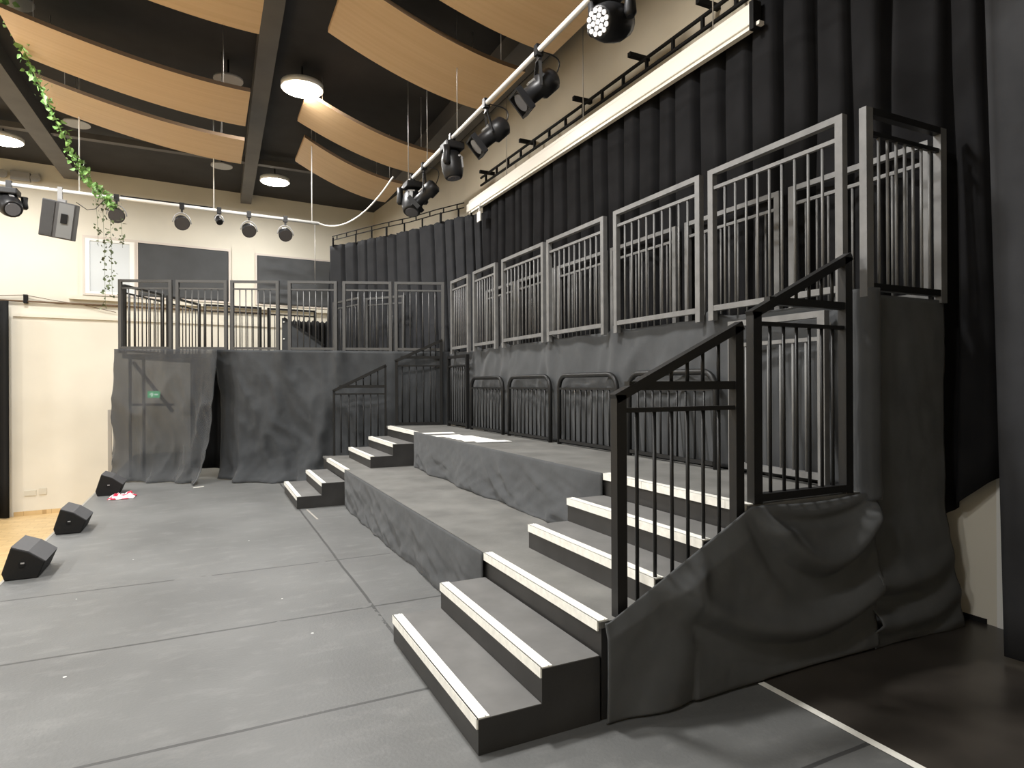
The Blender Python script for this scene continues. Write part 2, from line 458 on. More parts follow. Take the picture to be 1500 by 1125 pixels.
# ------------------------------------------------------------------ cloth on the platform fronts
def valance(x, ya, yb, z1, z0, flare, seed, label, m):
    def fn(u, v):
        y = ya+(yb-ya)*u; s = (1-v)
        w = wrinkle(y*1.3+s*1.2, s*.8, seed)
        edge = min(1, u/.05, (1-u)/.05)
        d = .012 + edge*(flare*s*(.45+.55*nz(y, seed, 0, 1.1)) + .03*w*(s**.6) + (.022+.16*flare)*s**.7*(crease(y, s*1.2, seed, 1.5, .9, 1.8)-.2) + (.006+.05*flare)*s*crease(y, s, seed+5, 3, 1.5, -2.0))
        z = z1 - (z1-z0)*s
        zz = z + edge*.02*s*nz(y, 8, seed, 2.5) + .004*v
        return (x-abs(d), y, max(z0+.004, zz))
    return tag(grid('platform_valance', fn, 150, 22, m, loc=(x, ya, z0)), label, 'cloth', 'platform valances')
valance(1.6, 3.705, 8.175, .452, .0, .03, 3, 'black cloth valance on the front of the lower platform between the step flights', M_cloth2)
valance(2.52, 3.705, 8.175, .902, .45, .13, 11, 'black cloth valance with ruffled hem on the front of the upper platform', M_cloth2)

# near side skirt under the handrails
def fn(u, v):
    x = 1.61+u*1.86
    zt = .455 + (.9-.455)*min(1, max(0, (x-1.63)/.88)) if x < 2.52 else .9
    zt += 0
    if x > 2.62: zt -= .015*sin(pi*min(1, (x-2.62)/.75))
    z = .006 + (zt-.006)*v
    d = .012*wrinkle(x*1.2, z, 5)
    if x > 1.6:
        d += .075*swag(x, z, 2.52, 3.5, .93, .86, .33, .085)
        d += .06*swag(x, z, 2.05, 3.55, .52, .40, .22, .075)
        d += .03*swag(x, z, 2.62, 3.4, .9, .9, .06, .03)
    d += .03*bump(x, 2.13, .05)*bump(z, .62, .12)
    if x < 2.1:
        d += .02*sin(14*x-5*z)*(1-v)
    e = min(1, v/.02+.2, (1-v)/.15)
    s = .5+.5*min(1, (x-1.6)/.2)
    return (x, 2.36 - (.015+max(-.02, d)+.02)*e*s, z)
tag(grid('stair_skirt', fn, 130, 70, M_skirt_lit), 'black cloth skirt with deep swags on the near side of the stairs', 'cloth')

# padded cloth column and end drape of the balcony
def fn(u, v):
    a = -.35 + u*(pi*.5+.6)
    z = .86 + 1.22*v
    w = .012*wrinkle(u*2, z, 2)
    if u < .75: x = 3.425; y = 2.52-.185*u/.75
    else: x = 3.425+.35*(u-.75); y = 2.335-.02*sin((u-.75)*4*pi)
    pin = .03*bump(z, .90, .04)
    fl = .10*max(0, (.9-z)/.3)
    return (x + .015*wrinkle(u, z, 9) + pin*.4 - .02*sin(pi*u), y - w*.5, z)
tag(grid('column_drape', fn, 24, 50, M_cloth2), 'grey strip of cloth wrapped on the balcony corner post beside the stairs', 'cloth')

def fn(u, v):
    x = 3.44+.72*u; z = .008+2.04*v
    d = .02*wrinkle(x, z, 7) + .01*u
    low = max(0, 1-z/.75)
    d += .07*swag(x, z, 3.3, 4.5, .42, .62, .14, .07)*min(1, low*3)*(1-.8*u)
    d += .06*swag(x, z, 3.35, 4.6, .18, .42, .14, .06)*min(1, low*3)*(1-.8*u)
    d += .06*low
    z2 = z + (.05*nz(x, 4, 0, 3)*low if v > .01 else 0)
    return (x+.10*low*u, 2.345-d+.02, max(.006, z2))
tag(grid('balcony_end_drape', fn, 50, 70, M_skirt_lit), 'black drape hanging from the end of the balcony, right of the stairs', 'cloth')

# cloth fascia hanging from the balcony edge behind the barriers
posts = [9.12, 8.30, 7.35, 6.12, 4.88, 3.63, 2.5]
def fn(u, v):
    y = 2.40+7.17*u; z = .905+1.165*v
    d = .02*wrinkle(y, z, 21) + .012*sin(6.3*y+1.5*z)
    for p in posts:
        d += .045*bump(y, p, .10)*(v**2)
        d += .03*bump(y-.12*(1-v), p+.18, .07)*(1-v)*v*3
    d += .035*sin(pi*v)
    d += .045*(max(0, 1-v*1.35))**.7*(.5+.5*sin(23*y+2.5*nz(y, 0, 3, 1.3))) + .04*crease(y, z, 31, 1.6, .6, .3)*v
    z += .0 if v < 1 else 0
    zt = 0
    for p in posts: zt += .05*bump(y, p, .09)
    zz = z + (zt-.035)*v
    return (3.51-max(0, d), y, zz)
tag(grid('balcony_fascia_cloth', fn, 220, 30, M_cloth2), 'grey black cloth hanging from the long balcony edge behind the crowd barriers', 'cloth')

# ------------------------------------------------------------------ balcony decks
t = thing('balcony_deck', 'long raised balcony deck along the black curtain', 'platform', (3.44, 2.4, 0))
bm = new(); add_prism(bm, [(3.52, 2.42), (4.24, 2.42), (4.24, 9.6), (3.52, 9.55)], 'z', 1.96, 2.03); obj('deck', bm, M_deck, t)
for y in (2.5, 4.9, 7.3, 9.4):
    for x in (3.6, 4.16):
        bm = new(); add_tube(bm, [(x, y, .001), (x, y, 1.96)], .024); obj('leg', bm, M_steel, t)
WA = Vector((-1.32, 12.15, 0)); WB = Vector((3.43, 9.49, 0)); WD = (WB-WA).normalized(); WN = Vector((-WD.y, WD.x, 0))
WL = (WB-WA).length
t = thing('wing_deck', 'raised balcony wing deck across the back of the stage', 'platform', (-1.3, 12.2, 0))
def wp(s, off=0., z=0.):
    p = WA + WD*s + WN*off
    return (p.x, p.y, z)
bm = new(); add_prism(bm, [(-1.26, 12.22), (3.5, 9.57), (4.24, 9.62), (4.1, 10.2), (2.35, 13.3), (2.3, 14.9), (-.1, 14.75)], 'z', 2.0, 2.07); obj('deck', bm, M_deck, t)
for (x, y) in ((-1.16, 12.35), (-.95, 12.2), (1.2, 11.0), (-.05, 14.5), (2.2, 14.6), (2.2, 13.2)):
    bm = new(); add_tube(bm, [(x, y, .001), (x, y, 2.0)], .024); obj('leg', bm, M_black, t)
bm = new(); add_bar(bm, (-1.13, 12.5, 1.95), (-.52, 12.2, 1.1), .045); obj('brace', bm, M_black, t)
bm = new(); add_bar(bm, (-1.16, 12.5, 1.22), (-.5, 12.15, 1.22), .04); obj('brace', bm, M_black, t)

def wing_cloth(s0, s1, seed, m, label, flap=False):
    cs = [.87, 1.75, 2.82, 3.74, 4.65, 5.35]
    def fn(u, v):
        s = s0+(s1-s0)*u
        q = s
        z = .012 + 2.12*v
        low = 1-v
        if flap:       # right-hand edge is swept back towards the left and forward at the floor
            s = s - .15*low**1.3*max(0, (u-.8)/.2)
        else:
            s = s + .05*low*(1-u)*0
        d = .016*wrinkle(s*.9, z*.8, seed) + .075*crease(s, z, seed, 2.0, .8, .5)*(.35+.65*min(1, low*1.6)) + .05*crease(s, z, seed+3, 2.2, 1.6, -1.2)*max(0, 1-z/.7)
        for c in cs:
            d += .06*bump(s, c, .12)*v**3
            d += .07*bump(s+.45*low, c, .07+.08*low)*low*.8
            d += .05*bump(s-.5*low, c, .06+.09*low)*low*.8
            d += 0
        d += .05*low*sin(12*s+3*nz(s, seed, 0, 1.5))*max(0, 1-z/.55)
        d += .10*max(0, 1-z/.25)**2*(1+nz(s, 2, seed, 3))
        if flap and u > .75: d += .22*((u-.75)/.25)*low**1.5 + .06*(u-.75)/.25
        if s > 4.1: d *= .45
        zz = z + .03*max(0, 1-z/.3)*nz(s, 5, seed, 3)
        if v >= .999: zz += .0
        zz -= 0.0 if v < .9 else 0
        if not flap and u < .12: d -= .5*(1-u/.12)*min(1, low*3)
        p = WA + WD*s - WN*(.03+(max(0, d)*1.25 if d > 0 else d*.5))
        ts = s/WL
        zz += v*(.02-.09*ts)
        return (p.x, p.y, max(.006, zz))
    return tag(grid('wing_drape', fn, 100, 50, m), label, 'cloth', 'drapes under the wing balcony')
wing_cloth(-.02, 1.80, 31, M_sheer, 'sheer black drape under the left end of the back balcony, with a swept corner', True)
wing_cloth(1.64, 5.52, 44, M_cloth, 'black drape under the back balcony between the split and the far handrails')

# exit sign behind the sheer drape
t = thing('exit_sign', 'green exit sign glowing through the sheer drape at the back left', 'sign', (-.78, 12.30, 1.33))
d = .5
bm = new(); add_bar(bm, (-.90, 12.37, 1.395), (-.72, 12.27, 1.395), .03, .115); sb = obj('sign_box', bm, M_green, t)
bm = new(); add_bar(bm, (-.872, 12.337, 1.39), (-.83, 12.315, 1.42), .012, .02); add_bar(bm, (-.845, 12.32, 1.36), (-.82, 12.31, 1.41), .012, .02)
add_bar(bm, (-.80, 12.298, 1.395), (-.745, 12.268, 1.395), .012, .025); obj('pictogram', bm, M_exitw, sb)

def fn(u, v):
    s = 1.0+1.5*u; p = WA + WD*s + WN*(.40+.04*sin(19*s)); return (p.x, p.y, .14+1.86*v)
tag(grid('backing_drape', fn, 40, 6, M_blk), 'black cloth seen in the split between the two wing drapes', 'cloth')
bm = new(); add_box(bm, -1.47, -1.415, 12.24, 12.29, 0.001, 1.15)
tag(obj('metal_upright', bm, M_steel), 'pale grey metal upright at the left edge of the sheer drape', 'post')

# ------------------------------------------------------------------ balustrades
def panel(name, label, cat, p0, p1, z0, z1, n, group, m=None, pw=.05, zt0=None, mid=.14, dip=.0, bars=None, bar_r=.009, bot=.06, rm=None):
    """upright-barred panel from p0 to p1 (2-D); z0/z1 may be pairs for the two ends"""
    m = m or M_rail_lit; rm = rm or m
    za = z0 if isinstance(z0, tuple) else (z0, z0); zb = z1 if isinstance(z1, tuple) else (z1, z1)
    a = Vector((*p0, 0)); b = Vector((*p1, 0)); D = (b-a).normalized(); L = (b-a).length
    P = lambda s, z: (a.x+D.x*s, a.y+D.y*s, z)
    Z = lambda pr, s: pr[0]+(pr[1]-pr[0])*s/L
    t = thing(name, label, cat, (a.x, a.y, za[0]), group)
    for s in (pw/2, L-pw/2):
        bm = new(); x, y, _ = P(s, 0); vbar(bm, x, y, Z(za, s)-dip, Z(zb, s)-.0, D.x, D.y, pw, .045); obj('post', bm, m, t)
    bm = new(); add_bar(bm, P(pw, Z(zb, pw)-.02), P(L-pw, Z(zb, L-pw)-.02), .045, .04); obj('top_rail', bm, rm, t)
    bm = new(); add_bar(bm, P(pw, Z(zb, pw)-mid), P(L-pw, Z(zb, L-pw)-mid), .025, .025); obj('middle_rail', bm, rm, t)
    bm = new(); add_bar(bm, P(pw, Z(za, pw)+bot), P(L-pw, Z(za, L-pw)+bot), .04, .04); obj('bottom_rail', bm, rm, t)
    me = None
    for k in range(n):
        s = pw + (L-2*pw)*(k+1)/(n+1)
        zl, zh = Z(za, s)+bot+.02, Z(zb, s)-mid-.0125
        if me is None:
            bm = new(); add_tube(bm, [(a.x, a.y, za[0]), (a.x, a.y, za[0]+zh-zl)], bar_r, 8)
            o = obj('baluster', bm, m, t); me = o.data
        else:
            o = bpy.data.objects.new('baluster', me); COL.objects.link(o); o.parent = t
        o.location = (D.x*s, D.y*s, zl-za[0])
    return t

G = 'balustrade panels along the front of the long balcony'
sp = [(9.12, 8.40, 7, 'panel in the far corner'), (8.22, 7.45, 7, 'second panel from the far corner'), (7.26, 6.16, 9, 'third panel from the far corner'),
      (6.08, 4.97, 9, 'fourth panel from the far corner'), (4.81, 3.68, 9, 'second panel from the stair end'), (3.59, 2.48, 9, 'nearest panel, above the right handrail')]
for ya, yb, n, w in sp:
    panel('balustrade_panel', 'grey-lit steel balustrade on the front of the long balcony, ' + w, 'balustrade', (3.41, ya), (3.41, yb), 2.035, 3.13, n, G, dip=.03)
panel('balustrade_panel', 'short steel balustrade closing the right hand end of the long balcony', 'balustrade', (3.40, 2.36), (4.17, 2.36), 2.03, 3.12, 7, None, pw=.06, rm=M_black)  # black rails: shade on the side facing away is put into their colour
G = 'balustrade panels along the back of the long balcony'
sp = [(3.51, 2.44, 'nearest the end balustrade'), (4.71, 3.60, 'second from the stair end'), (5.95, 4.84, 'third from the stair end'), (7.16, 6.05, 'fourth from the stair end'), (8.35, 7.25, 'fifth from the stair end'), (9.5, 8.44, 'in the far corner')]
for ya, yb, w in sp:
    panel('balustrade_panel', 'rear balustrade of the long balcony, panel ' + w, 'balustrade', (4.17, ya), (4.17, yb), 2.032, 3.085, 9, G)

G = 'balustrade panels along the front of the wing balcony'
pts = [(-1.295, 12.136, -.503, 11.692), (-.442, 11.658, .311, 11.237), (.361, 11.209, 1.067, 10.813), (1.196, 10.741, 1.904, 10.345), (1.982, 10.301, 2.683, 9.908), (2.722, 9.886, 3.426, 9.492)]
w6 = ['leftmost panel', 'second panel from the left', 'third from the left', 'fourth panel from the left', 'fifth panel from the left', 'rightmost panel beside the corner']
def zt(x): return 3.30+(3.175-3.30)*(x+1.32)/4.75
def zb(x): return 2.135+(2.06-2.135)*(x+1.32)/4.75
for (xa, ya, xb, yb), w in zip(pts, w6):
    panel('balustrade_panel', 'black steel balustrade on the front of the back wing balcony, ' + w, 'balustrade', (xa, ya), (xb, yb), (zb(xa), zb(xb)), (zt(xa), zt(xb)), 6, G, m=M_rail_shaded, dip=.05, bot=.04)
G = 'balustrade panels on the far sides of the wing balcony'
back = [((-1.24, 12.25), (-.72, 13.3), 'left side, front half'), ((-.66, 13.42), (-.12, 14.55), 'left side, rear half'),
        ((-.05, 14.52), (1.08, 14.66), 'rear side, left of the white pillar'), ((1.2, 14.68), (2.25, 14.81), 'rear side, before the low curtain')]
for p, q, w in back:
    panel('balustrade_panel', 'black wing balustrade, ' + w, 'balustrade', p, q, 2.075, 3.24, 8, G, m=M_black)
panel('balustrade_panel', 'inner balustrade on the wing deck behind the fifth front panel', 'balustrade', (2.30, 12.9), (2.60, 11.85), 2.075, 3.2, 7, None, m=M_rail_shaded)
panel('balustrade_panel', 'inner balustrade on the wing deck seen behind the rightmost front panel', 'balustrade', (2.75, 12.0), (3.3, 11.3), 2.075, 3.2, 6, None, m=M_rail_shaded)

# low curtain and stair side seen through the wing balustrade
def fn(u, v):
    x = 1.70+1.0*u; z = 2.08 + .97*v
    return (x, 15.05+.12*u-.03*sin(u*60)-.01, z - (.05*abs(sin(u*30)) if v > .99 else 0))
tag(grid('low_curtain', fn, 90, 6, M_blk), 'short black curtain on hooks below the windows at the back', 'curtain')
t = thing('staircase', 'grey sloping stair side panel with bolts on the wing balcony', 'steps', (1.33, 13.0, 2.07))
bm = new(); add_prism(bm, [(1.33, 2.075), (2.12, 2.075), (2.12, 2.33), (1.40, 2.84), (1.33, 2.86)], 'y', 12.98, 13.02); obj('side_panel', bm, M_cloth2, t)
bm = new(); add_bar(bm, (1.36, 12.97, 2.86), (2.12, 12.97, 2.34), .04); obj('stringer_edge', bm, M_black, t)
for z in (2.78, 2.45, 2.2):
    bm = new(); add_tube(bm, [(1.36, 12.975, z), (1.36, 12.95, z)], .015); obj('bolt', bm, M_white, t)

# ------------------------------------------------------------------ handrails on the stairs
def handrail(label, p0, p1, zf, zr, zlow, zhigh, bars, foot, pw=.055, m=M_black):
    a = Vector((*p0, 0)); b = Vector((*p1, 0)); D = (b-a).normalized(); L = (b-a).length
    P = lambda s, z: (a.x+D.x*s, a.y+D.y*s, z)
    t = thing('stair_handrail', label, 'handrail', (a.x, a.y, zf[0]), 'stair handrails')
    top = lambda s: zf[1] + (zr[1]-zf[1])*s/L
    x, y, _ = P(pw/2, 0); bm = new(); vbar(bm, x, y, zf[0], top(pw/2)-.02, D.x, D.y, pw, .05); obj('post', bm, m, t)
    x, y, _ = P(L-pw/2, 0); bm = new(); vbar(bm, x, y, zr[0], top(L-pw/2)-.02, D.x, D.y, pw, .05); obj('post', bm, m, t)
    bm = new(); add_bar(bm, P(0, top(0)-.025), P(L, top(L)-.025), .05, .045); obj('sloping_rail', bm, m, t)
    bm = new(); add_bar(bm, P(pw, zlow), P(L-pw, zlow), .03, .022); obj('lower_rail', bm, m, t)
    s0 = max(pw, L*(zhigh-zf[1])/(zr[1]-zf[1]))
    bm = new(); add_bar(bm, P(s0, zhigh), P(L-pw, zhigh), .04, .042); obj('middle_rail', bm, m, t)
    if foot == 'rail':
        bm = new(); add_bar(bm, P(pw, zf[0]+.03), P(L-pw, zf[0]+.03), .05, .04); obj('bottom_rail', bm, m, t)
    for s in bars:
        zl = zf[0]+.045 if foot == 'rail' else zf[0] + (zr[0]-zf[0])*s/L
        bm = new(); x, y, _ = P(s, 0); add_tube(bm, [(x, y, zl), (x, y, zlow-.005)], .0095); obj('baluster', bm, m, t)
        if s > s0+.06:
            bm = new(); add_tube(bm, [(x, y, zhigh+.018), (x, y, top(s)-.04)], .0095); obj('baluster', bm, m, t)
    return t
handrail('black sloping handrail nearest the camera, along the lower flight of stairs', (1.70, 2.415), (2.495, 2.415), (.451, 1.49), (.80, 1.86), 1.41, 1.525, (.13, .235, .34, .44, .54, .645), 'slope')
handrail('black sloping handrail at right below the balcony corner, with a bottom rail', (2.565, 2.415), (3.347, 2.415), (.901, 1.915), (.901, 2.29), 1.85, 1.975, (.145, .248, .348, .45, .55, .64), 'rail', pw=.06)
handrail('far thin handrail with pale top beside the far lower steps', (1.755, 9.93), (2.53, 9.69), (.451, 1.47), (.73, 1.868), 1.40, 1.517, (.12, .24, .35, .46, .57, .68), 'slope', pw=.03)
handrail('far thin handrail at the corner of the upper platform', (2.655, 9.64), (3.36, 9.415), (.901, 1.93), (.901, 2.27), 1.835, 1.97, (.11, .22, .33, .44, .55, .63), 'rail', pw=.045)

# ------------------------------------------------------------------ barriers on the upper platform
panel('barrier_panel', 'square cornered black barrier in the far corner of the upper platform', 'barrier', (3.375, 9.2), (3.375, 8.38), .901, 1.975, 7, None, m=M_black, mid=.16)
panel('barrier_panel', 'square cornered barrier at the near end of the upper platform, behind the right handrail', 'barrier', (3.375, 3.36), (3.375, 2.58), .901, 1.975, 6, None, m=M_rail_lit, mid=.17)
def rounded(label, ya, yb, x=3.375):
    t = thing('crowd_barrier', label, 'barrier', (x, ya, .9), 'round topped crowd barriers')
    r = .14; zt_ = 1.625; L = ya-yb
    pts = [(x, ya-.022, .901), (x, ya-.022, zt_-r)]
    for k in range(1, 7):
        a = pi/2*k/6; pts.append((x, ya-.022-r+r*cos(a), zt_-r+r*sin(a)))
    for k in range(0, 6):
        a = pi/2*k/6; pts.append((x, yb+.022+r-r*sin(a), zt_-r+r*cos(a)))
    pts += [(x, yb+.022, zt_-r), (x, yb+.022, .901)]
    bm = new(); add_tube(bm, pts, .024, 10); obj('frame', bm, M_black, t)
    bm = new(); add_bar(bm, (x, ya-.045, 1.49), (x, yb+.045, 1.49), .025, .022); obj('middle_rail', bm, M_black, t)
    bm = new(); add_bar(bm, (x, ya-.045, .94), (x, yb+.045, .94), .03, .03); obj('bottom_rail', bm, M_black, t)
    for k in range(9):
        y = ya-.045-(L-.09)*(k+1)/10
        bm = new(); add_tube(bm, [(x, y, .955), (x, y, 1.48)], .009); obj('baluster', bm, M_black, t)
    # foot plates
    return t
for ya, yb, w in ((8.27, 7.18, 'farthest of the four, next to the corner barrier'), (7.04, 5.96, 'second from the far end'), (5.81, 4.72, 'third from the far end'), (4.58, 3.48, 'nearest of the four, partly behind the handrail')):
    rounded('black round topped crowd barrier, ' + w, ya, yb)

# ------------------------------------------------------------------ stage curtains
def groove(s, pitch, seed, w=.035, depth=.12):
    k = math.floor(s/pitch); d = 0
    for j in (k-1, k, k+1, k+2):
        c = j*pitch + pitch*.28*noise.noise(Vector((j*3.7+seed, seed*.3, .5)))
        d = max(d, exp(-((s-c)/w)**2)*(.7+.5*noise.noise(Vector((j*1.9, seed, 2.)))))
    return d*depth
def fn(u, v):
    y = 1.35 + 8.55*u**.92; top = 4.82
    hem = 0.006
    if y < 2.62: hem = .50 + (2.62-y)*.95 - .25*max(0, (y-2.42)/.2)
    z = hem + (top-hem)*v
    ly = y + .10*(1-v)*nz(y, 3, 0, .7)
    x = 4.25 + groove(ly, .31, 5, .034, .19) - .015*sin(7*ly)+.012*nz(y, z, 0, 1.3)
    if y < 3.6:
        g = min(1, (3.6-y)/1.0)
        x += -.05*g*sin(9*y+1.1*(4.8-z)) + .02*g*nz(y, z*.5, 4, 2)
    return (min(4.43, x), y, z)
tag(grid('stage_curtain', fn, 520, 20, M_curt), 'long black pleated curtain behind the projector screen case and balcony', 'curtain')

cpts = [(2.31, 13.68), (2.86, 12.87), (3.14, 12.29), (3.50, 11.64), (3.78, 10.85), (4.07, 10.25), (4.27, 9.9)]
def cpath(s):
    k = min(len(cpts)-2, int(s*(len(cpts)-1))); f = s*(len(cpts)-1)-k
    a, b = cpts[k], cpts[k+1]
    return a[0]+(b[0]-a[0])*f, a[1]+(b[1]-a[1])*f
def fn(u, v):
    z = 2.08 + 2.42*v
    s = u*4.3
    low = 1-v
    g = groove(s - .16*low*(.3+u), .30, 12, .025, .17) + .02*sin(5*s)
    x, y = cpath(u)
    return (x + g*.86 - .02*low, y + g*.5, z - .015*(v > .99)*(sin(s*2*pi/.3)**2))
tag(grid('corner_curtain', fn, 320, 20, M_curt2), 'dark grey curtain across the back corner below the curved track', 'curtain')

def fn(u, v):
    y = .2 + 1.72*u; z = .03 + 6.0*v
    yy = y + .14*v*u
    x = 3.89 + .07*sin(11*y+.3) + .02*sin(23*y+.5*z)
    return (x + .05*(1-u)*(1-v), yy, z)
tag(grid('side_leg_curtain', fn, 70, 20, M_curt3), 'tall dark curtain leg at the right edge of the picture', 'curtain')

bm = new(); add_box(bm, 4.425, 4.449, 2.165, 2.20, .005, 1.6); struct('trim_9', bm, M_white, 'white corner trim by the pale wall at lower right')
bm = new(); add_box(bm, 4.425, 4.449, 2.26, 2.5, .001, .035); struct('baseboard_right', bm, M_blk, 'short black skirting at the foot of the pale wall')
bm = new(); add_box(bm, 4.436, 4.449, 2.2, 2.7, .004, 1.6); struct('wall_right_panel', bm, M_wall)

# ------------------------------------------------------------------ projector screen case and curtain tracks
t = thing('projector_screen_case', 'long white roll down projector screen case above the black curtain', 'projector screen', (4.12, 3.8, 4.52))
bm = new(); add_box(bm, 4.12, 4.20, 3.86, 10.27, 4.555, 4.70); obj('case', bm, M_screen, t, bevel=.012)
bm = new(); add_box(bm, 4.135, 4.195, 3.87, 10.2, 4.70, 4.745); obj('top_rail', bm, M_screen, t, bevel=.006)
bm = new(); add_box(bm, 4.11, 4.20, 3.815, 3.86, 4.50, 4.74); obj('end_cap', bm, M_blk, t)
bm = new(); add_box(bm, 4.14, 4.195, 3.78, 10.2, 4.525, 4.556); obj('screen_bar', bm, M_screen, t)
bm = new(); add_box(bm, 4.09, 4.11, 9.58, 9.72, 4.26, 4.42); add_bar(bm, (4.12, 9.65, 4.56), (4.10, 9.65, 4.42), .02); obj('label_tag', bm, M_white, t)
for y in (4.35, 6.55, 8.75):
    bm = new(); add_tube(bm, [(4.18, y, 4.745), (4.18, y, 6.249)], .006, 6); obj('hanger', bm, M_steel, t)

def ladder(name, label, pts, gap, step, r=.02):
    t = thing(name, label, 'curtain track', pts[0])
    for dz in (0, gap):
        bm = new(); add_tube(bm, [(p[0], p[1], p[2]+dz) for p in pts], r, 6); obj('track_rail', bm, M_blk, t)
    acc = 0
    for a, b in zip(pts, pts[1:]):
        a = Vector(a); b = Vector(b); L = (b-a).length; n = max(1, int(L/step))
        for k in range(n):
            p = a+(b-a)*((k+.5)/n)
            bm = new(); add_bar(bm, (p.x, p.y, p.z), (p.x, p.y, p.z+gap), .03 if gap > .1 else .02); obj('rung', bm, M_blk, t)
    return t
t = ladder('curtain_track', 'black ladder curtain track mounted above the white screen case', [(4.33, 1.3, 4.93), (4.33, 4, 4.95), (4.33, 7, 4.97), (4.33, 10.1, 5.02)], .13, .42)
for y in (4.55, 5.62, 6.78, 8.3, 9.8):
    bm = new(); add_bar(bm, (4.18, y, 5.15), (4.449, y, 5.15), .05); obj('wall_bracket', bm, M_blk, t)
t = ladder('curved_curtain_track', 'thin ladder track on the curve above the dark grey corner curtain', [(2.45, 13.85, 4.66), (2.86, 12.87, 4.65), (3.14, 12.29, 4.65), (3.50, 11.64, 4.65), (3.78, 10.85, 4.64), (4.07, 10.25, 4.64)], .085, .33, .010)
for k, u in enumerate([.03, .14, .25, .36, .47, .58, .69, .8, .9]):
    x, y = cpath(u)
    bm = new(); add_bar(bm, (x, y, 4.47), (x, y, 4.65), .012 if k % 3 else .05, .03); obj('runner', bm, M_blk, t)

# ------------------------------------------------------------------ acoustic panels
def cloud(label, x0, x1, z0, z1, y0, y1, p=1.7):
    bm = new(); N = 24
    rows = []
    for i in range(N+1):
        s = i/N; x = x0+(x1-x0)*s; z = z1+(z0-z1)*(1-s)**p
        rows.append([bm.verts.new(q) for q in ((x, y0, z), (x, y1, z), (x, y1, z+.05), (x, y0, z+.05))])
    for a, b in zip(rows, rows[1:]):
        for k in range(4):
            f = bm.faces.new((a[k], b[k], b[(k+1) % 4], a[(k+1) % 4])); f.material_index = 0 if k == 0 else 1
    bm.faces.new(rows[0]); bm.faces.new(rows[-1][::-1])
    t = thing('acoustic_panel', label, 'ceiling panel', (x0, y0, z0), 'curved wooden ceiling panels')
    obj('board', bm, [M_ply, M_edge], t)
    for s in (.12, .88):
        x = x0+(x1-x0)*s; z = z1+(z0-z1)*(1-s)**p
        for y in (y0+.15, y1-.15):
            bm = new(); add_tube(bm, [(x, y, z+.05), (x, y, 6.249)], .005, 5); obj('hanger', bm, M_steel, t)
R0, R1 = 1.36, 3.42
cloud('curved wooden ceiling panel at top right, nearest, above the lighting bar', R0, R1+.15, 5.88, 5.3, 4.75, 6.22)
cloud('large curved wooden ceiling panel in the right bank, second from the front', R0, R1+.05, 5.88, 5.3, 6.72, 7.92)
cloud('curved wooden ceiling panel in the right bank beside the brightest ceiling light', R0, R1, 5.88, 5.3, 9.72, 10.8)
cloud('farthest curved wooden ceiling panel of the right bank', R0+.2, R1-.1, 5.88, 5.3, 11.45, 12.75)
cloud('curved wooden ceiling panel cut by the top edge, left bank', -2.05, .52, 5.74, 5.3, 6.0, 7.22)
cloud('long curved wooden ceiling panel of the left bank, behind the ivy top', -2.08, .52, 5.74, 5.3, 8.69, 9.87)
cloud('farthest curved wooden ceiling panel of the left bank, crossed by the ivy', -2.08, .54, 5.74, 5.3, 10.45, 11.57)

# ------------------------------------------------------------------ ceiling lamps (real light sources)
def lamp(label, x, y, z, power, r=.27, vis=True):
    t = thing('ceiling_light', label, 'ceiling light', (x, y, z), 'round ceiling lights')
    bm = new(); add_tube(bm, [(x, y, z+.02), (x, y, z+.10)], r+.03, 28); hs = obj('housing', bm, M_white, t)
    bm = new(); add_tube(bm, [(x, y, z+.005), (x, y, z+.02)], r, 28); obj('diffuser', bm, M_lamp, hs)
    bm = new(); add_tube(bm, [(x, y, z+.1), (x, y, 6.249)], .012, 6); obj('stem', bm, M_black, t)
    l = bpy.data.lights.new('lamp_light', 'AREA'); l.shape = 'DISK'; l.size = r*2; l.energy = power; l.color = (1., .985, .965)
    lo = bpy.data.objects.new('lamp_light', l); COL.objects.link(lo); lo.parent = t; lo.location = (0, 0, -.002)
PW = 260
lamp('brightest round ceiling light, between the two wooden panel banks', 1.29, 9.70, 5.9, PW)
lamp('round ceiling light farther back above the back lighting bar', 1.34, 14.37, 5.9, PW*.55)
lamp('round ceiling light at the left edge of the picture', -3.24, 14.0, 5.9, PW*.5)
for (x, y) in ((-3.24, 9.5), (-3.24, 4.8), (-7.6, 14.), (-7.6, 9.5), (-7.6, 4.8), (-7.6, .3), (1.0, 4.2), (-3.24, .3)):
    lamp('round ceiling light over the hall outside the picture', x, y, 5.9, PW if (x, y) != (-3.24, .3) else PW*.6)

def disc(label, x, y, z):
    t = thing('ceiling_disc', label, 'ceiling speaker', (x, y, z), 'grey ceiling discs')
    bm = new(); add_tube(bm, [(x, y, z), (x, y, z+.03)], .2, 24); obj('disc_plate', bm, M_lampg, t)
    bm = new(); add_tube(bm, [(x, y, z+.03), (x, y, 6.249)], .015, 6); obj('stem', bm, M_black, t)
disc('grey round ceiling disc in the top left corner by the ivy', -1.98, 8.97, 5.95)
disc('grey round ceiling disc above the right end of the long left panel', .30, 9.95, 5.95)
disc('grey round ceiling disc beside the ivy, below the left panels', -1.95, 12.7, 5.95)
disc('grey round ceiling disc near the beam above the back bar', .29, 13.9, 5.95)

